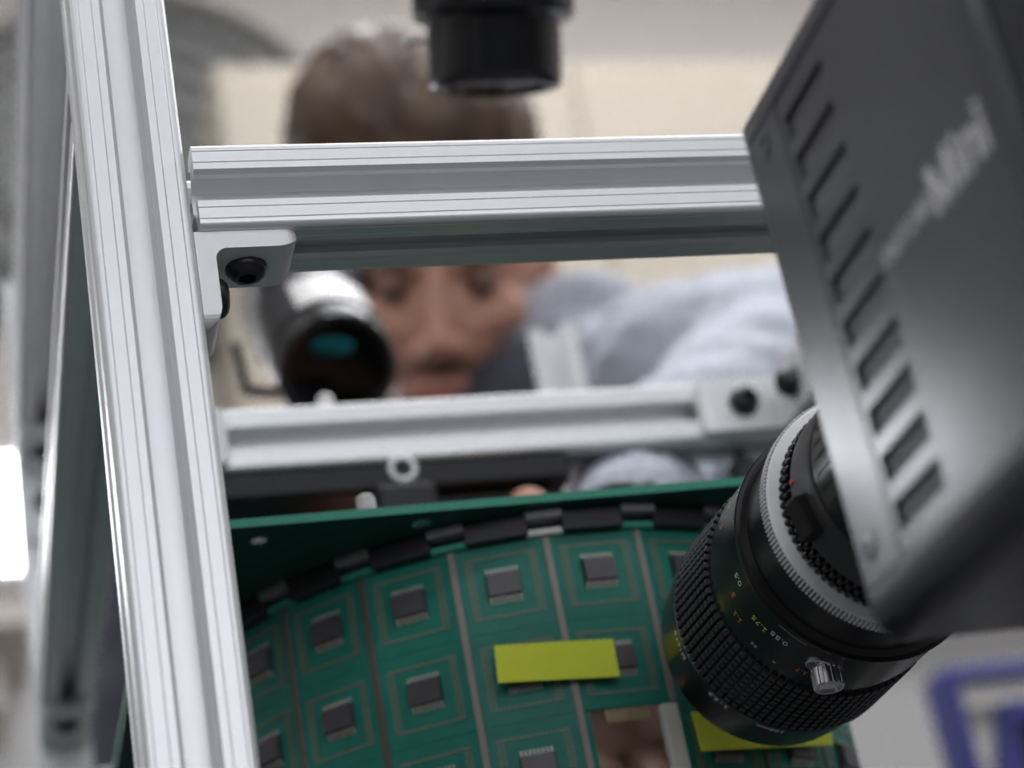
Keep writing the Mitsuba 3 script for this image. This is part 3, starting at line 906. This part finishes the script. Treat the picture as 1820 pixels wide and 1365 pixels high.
head = [ell((0, -92, 30), 74, 96, 92), ell((0, -72, -35), 64, 78, 78), ell((0, -50, -78), 44, 50, 42), ell((0, -8, -100), 24, 22, 18)]
# brow ridge, cheekbones, nose, lips, chin, ears as hulls of spheres


def hs(*pts):
    return MF.batch_hull([MF.sphere(r * .001, 16).translate(hp(x, f, u).tolist()) for x, f, u, r in pts])


head += [hs((-38, -14, 14, 12), (-12, -6, 12, 12), (12, -6, 12, 12), (38, -14, 14, 12)),
         hs((-44, -22, -26, 17), (-22, -12, -34, 15)), hs((44, -22, -26, 17), (22, -12, -34, 15)),
         hs((0, 2, 4, 8), (0, 20, -42, 9)), hs((0, 20, -42, 10), (-12, 8, -48, 8), (12, 8, -48, 8)),
         hs((-20, 2, -76, 7), (0, 8, -74, 8), (20, 2, -76, 7)), hs((-16, 2, -85, 7), (0, 7, -86, 8), (16, 2, -85, 7)),
         hs((-26, -18, -104, 18), (0, -2, -112, 16), (26, -18, -104, 18)),
         hs((-74, -92, 6, 8), (-78, -98, -10, 9), (-72, -92, -32, 7)), hs((74, -92, 6, 8), (78, -98, -10, 9), (72, -92, -32, 7))]
hd = MF.batch_boolean(head, m3.OpType.Add)
for sx in (-1, 1):
    hd = hd - MF.sphere(.0155, 24).translate(hp(sx * 31.5, 1, -2).tolist())
shL, shR = pt(1030, 628, 1.235), np.array([.175, 1.34, 1.535])
elL, elR = pt(1398, 636, .965), np.array([.225, 1.10, 1.325])
wrL, wrR = np.array([.252, .676, 1.2710]), pt(850, 862, .840)
mdL = np.array([.298, .758, 1.3190])                # the forearm dips under the lower crossbar here
chest = np.array([.295, 1.385, 1.42])
neck0 = hp(0, -88, -75)
neck1 = np.array([.335, 1.325, 1.575])
NECK = bones([[(neck0, .055), (neck1, .060)], [(neck1, .060), (chest, .10)]], .02, 4)


def hand(wrist, palm_c, knuck, tips, thumb, pr=.012):
    """Bones of a hand: wrist to palm, then four fingers of three bones and a thumb."""
    L = [[(wrist, .023), (palm_c, .021)]]
    L.append([(palm_c, .017)] + [(k_, pr) for k_ in knuck])
    for k_, chain in zip(knuck, tips):
        prev, r = k_, .0098
        for c_ in chain:
            L.append([(prev, r), (c_, r * .93)])
            prev, r = c_, r * .93
    prev, r = thumb[0], .012
    L.append([(palm_c, .016), (thumb[0], .0125)])
    for c_ in thumb[1:]:
        L.append([(prev, r), (c_, r * .92)])
        prev, r = c_, r * .92
    return L


# left hand (photo right) goes down through the ring of panels, fingertips behind the gap
hwL = wrL + np.array([-.006, -.012, -.016])
pcL = np.array([.230, .684, 1.214])
kL = [np.array(q) for q in ([.202, .676, 1.192], [.217, .668, 1.186], [.233, .665, 1.185], [.248, .669, 1.190])]
tL = [[k_ + np.array([-.002, -.016, -.018]), k_ + np.array([-.003, -.024, -.034]), k_ + np.array([-.004, -.018, -.050 + .003 * i])] for i, k_ in enumerate(kL)]
thL = [np.array([.206, .688, 1.212]), np.array([.186, .684, 1.190]), np.array([.178, .674, 1.168])]
# right hand grips the clamp rail, fingers over its front
fc = pt(784, 855, .658)
pcR = fc + np.array([-.018, .080, -.006])
kR = [fc + np.array([-.030 + .018 * i, .056, -.020 - .002 * i]) for i in range(4)]
tR = [[k_ + np.array([.003, -.030, -.004]), k_ + np.array([.005, -.052, -.006]), k_ + np.array([.006, -.060, (-.008, -.006, -.002, .011)[i]])] for i, k_ in enumerate(kR)]
thR = [fc + np.array([-.040, .066, .004]), fc + np.array([-.034, .046, .012]), fc + np.array([-.028, .038, .014])]
arms = [[(shL, .026), (elL, .030)], [(elL, .030), (mdL, .026)], [(mdL, .026), (wrL, .0235)], [(wrL, .0235), (hwL, .0235)], [(shR, .040), (elR, .034)], [(elR, .034), (wrR, .026)],
        [(chest, .085), (shL, .026)], [(chest, .085), (shR, .040)], [(chest, .10), (np.array([.31, 1.42, 1.08]), .095)],
        [(np.array([.24, 1.42, 1.02]), .07), (np.array([.23, 1.42, .50]), .055)], [(np.array([.38, 1.42, 1.02]), .07), (np.array([.39, 1.42, .50]), .055)],
        [(np.array([.23, 1.42, .50]), .055), (np.array([.22, 1.44, .085]), .04)], [(np.array([.39, 1.42, .50]), .055), (np.array([.40, 1.44, .085]), .04)]]
arms += hand(hwL, pcL, kL, tL, thL) + hand(wrR + (pcR - wrR) * .3, pcR, kR, tR, thR)
limbs = bones(arms, .006, 8)
skin = (hd.refine_to_length(.006) + man(NECK)) + man(limbs)
sk = tm(skin)
sk = trimesh.Trimesh(sk.vertices, sk.faces, process=True)
trimesh.smoothing.filter_taubin(sk, lamb=.5, nu=.52, iterations=6)
rel = (sk.vertices - e) @ np.array([hx, hf, hu]).T * 1000      # head coordinates, mm
col = np.tile(np.array([.52, .27, .19]), (len(sk.vertices), 1))
nz = meshkit.fbm(sk.vertices * 60, 3, 1)[:, None]
col = col * (.92 + .16 * nz)
inhead = (np.abs(rel[:, 0]) < 95) & (rel[:, 1] > -200) & (rel[:, 2] > -150) & (rel[:, 2] < 140)


def blob(c, s, k=1.0):
    d = (rel - np.array(c)) / np.array(s)
    return (np.exp(-(d ** 2).sum(1)) * k * inhead)[:, None]


lips = np.clip(blob((0, 10, -79), (24, 16, 8), 1.3), 0, 1)
beard = np.clip(blob((0, 0, -108), (52, 60, 26), 1.1) + blob((0, 10, -62), (30, 22, 8), 1.0) + blob((-50, -40, -80), (26, 50, 34), .8) + blob((50, -40, -80), (26, 50, 34), .8), 0, .85)
red = np.clip(blob((0, 22, -42), (14, 14, 14), .7) + blob((-38, -6, -36), (20, 24, 18), .45) + blob((38, -6, -36), (20, 24, 18), .45), 0, 1)
brow = np.clip(sum(blob((sx * x_, -2, 17 + 2 * (x_ > 25)), (12, 16, 5.5), 1.0) for sx in (-1, 1) for x_ in (18, 30, 42)), 0, .95)
col = col * (1 - red * .5) + np.array([.58, .24, .18]) * red * .5
col = col * (1 - beard) + np.array([.10, .060, .040]) * beard
col = col * (1 - lips * (1 - beard * .3)) + np.array([.42, .13, .11]) * lips * (1 - beard * .3)
col = col * (1 - brow) + np.array([.045, .028, .02]) * brow
add(PE + '__body', sk, 'skin', True, color=np.clip(col, 0, 1))
for sx in (-1, 1):
    k = add(PE + '__eye', trimesh.creation.icosphere(3, .0120).apply_translation(hp(sx * 31.5, -9, -2)), 'eyelid', True)
    add(k + '__iris', trimesh.creation.icosphere(2, .0066).apply_translation(hp(sx * 31.5, -2.8, -7.5)), 'iris', True)
# hair: thick, swept back and to one side
hair = [ell((-14, -100, 66), 88, 104, 104), ell((-34, -78, 98), 76, 88, 86), ell((-48, -64, 104), 60, 70, 68), ell((26, -92, 66), 52, 90, 80), ell((-66, -96, 44), 46, 88, 84), ell((-8, -30, 78), 62, 44, 44), ell((4, -72, 100), 72, 84, 66), ell((26, -24, 62), 40, 40, 36)]
hh_ = MF.batch_boolean(hair, m3.OpType.Add)
cutter = MF.batch_boolean([ell((0, 30, -30), 74, 90, 86), hs((-80, 60, -140, 40), (80, 60, -140, 40), (-80, -190, -140, 40), (80, -190, -140, 40), (-90, -10, -60, 30), (90, -10, -60, 30))], m3.OpType.Add)
hh_ = (hh_ - cutter).refine_to_length(.006)
ht = tm(hh_)
ht = trimesh.Trimesh(ht.vertices, ht.faces, process=True)
trimesh.smoothing.filter_taubin(ht, lamb=.5, nu=.52, iterations=10)
rl = (ht.vertices - e) @ np.array([hx, hf, hu]).T * 1000
ph = rl[:, 0] * .055 + .030 * rl[:, 2] + 3.0 * meshkit.noise(ht.vertices * 30, 5)
ht.vertices += ht.vertex_normals * ((np.sin(ph * 3.2) * .0012 + np.sin(ph * 7.7 + 1) * .0008) + .003 * (meshkit.fbm(ht.vertices * 35, 3, 2) - .5))[:, None]
add(PE + '__hair', ht, 'hair', True)
# sweater: torso, shoulders and sleeves to the cuffs
cuffL = wrL + (wrL - mdL) * .02
cuffR = elR + (wrR - elR) * .95
arm0 = pt(1180, 640, 1.09)
sw = [[(mdL, .037), (cuffL, .0295)], [(shL, .060), (shL + np.array([-.035, .02, -.01]), .055)], [(shL, .035), (arm0 + np.array([0, .01, -.005]), .036)],
      [(arm0, .050), (elL, .054)], [(elL, .054), (mdL, .037)], [(shR, .060), (elR, .052)], [(elR, .052), (cuffR, .036)],
      [(chest, .095), (shL, .046), (neck1 + np.array([0, .02, -.060]), .055)], [(chest, .095), (shR, .052), (neck1 + np.array([0, .02, -.060]), .055)], [(chest, .110), (np.array([.31, 1.42, 1.10]), .108)]]
sm = bones(sw, .009, 10)
amp = meshkit.fbm(sm.vertices * np.array([16, 16, 22]), 3, 4) - .5
sm.vertices += sm.vertex_normals * (amp * .026 + np.sin(sm.vertices[:, 2] * 120 + 5 * meshkit.noise(sm.vertices * 12, 3)) * .0016)[:, None]
swm = man(trimesh.Trimesh(sm.vertices, sm.faces, process=True))
dL = (wrL - mdL) / np.linalg.norm(wrL - mdL)
dR = (wrR - elR) / np.linalg.norm(wrR - elR)
# hollow cuffs
box_t = tm(box((.05, .66, 1.3080), (.40, .70, 1.36)))
swm = swm - man(cyl(cuffL - dL * .012, cuffL + dL * .08, .0258, .0275)) - man(box_t) - man(cyl(cuffR - dR * .03, cuffR + dR * .08, .0300, .0330))
add(PE + '__sweater', tm(swm), 'sweater', True)
col_ = [[(neck1 + np.array([.066 * math.cos(a_), .055 * math.sin(a_) - .006, .002 - .012 * math.cos(a_ + 1.57) * 0]), .013), (neck1 + np.array([.066 * math.cos(b_), .055 * math.sin(b_) - .006, .002]), .013)] for a_, b_ in ((k_ * math.pi / 10, (k_ + 1) * math.pi / 10) for k_ in range(20))]
torso_shade = [[(chest, .121), (chest + np.array([-.075, -.01, -.01]), .118), (np.array([.285, 1.42, 1.10]), .124)], [(chest, .110), (pt(955, 700, 1.215), .044), (pt(1010, 715, 1.215), .030)], [(np.array([.26, 1.42, 1.04]), .110), (np.array([.36, 1.42, 1.04]), .110)],
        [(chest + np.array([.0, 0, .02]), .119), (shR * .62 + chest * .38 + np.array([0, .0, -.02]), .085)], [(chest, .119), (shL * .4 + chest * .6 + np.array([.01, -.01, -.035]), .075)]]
torso_shade += [[(np.array([.178, 1.35, 1.53]), .084), (np.array([.168, 1.34, 1.36]), .100)]]
vm = bones(torso_shade, .012, 8)  # dark layer imitating shade over the torso and lower shoulder
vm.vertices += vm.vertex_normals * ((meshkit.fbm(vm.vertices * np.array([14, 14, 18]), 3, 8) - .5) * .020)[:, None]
add(PE + '__torso_shade', vm, 'torso_shade_dark', True)
lab(PE + '__torso_shade', 'dark layer added for the shade on the torso')
add(PE + '__collar', bones(col_, .006, 4), 'sweater', True)
tr = [[(np.array([.24, 1.42, 1.02]), .095), (np.array([.38, 1.42, 1.02]), .095)], [(np.array([.24, 1.42, 1.02]), .092), (np.array([.23, 1.42, .50]), .070)], [(np.array([.38, 1.42, 1.02]), .092), (np.array([.39, 1.42, .50]), .070)],
      [(np.array([.23, 1.42, .50]), .070), (np.array([.22, 1.44, .11]), .058)], [(np.array([.39, 1.42, .50]), .070), (np.array([.40, 1.44, .11]), .058)]]
add(PE + '__trousers', bones(tr, .02, 6), 'trousers', True)
for x in (.22, .40):
    add(PE + '__shoe', bones([[((x, 1.46, .045), .045), ((x, 1.34, .036), .036), ((x, 1.28, .028), .028)]], .012, 4), 'shoe_black', True)
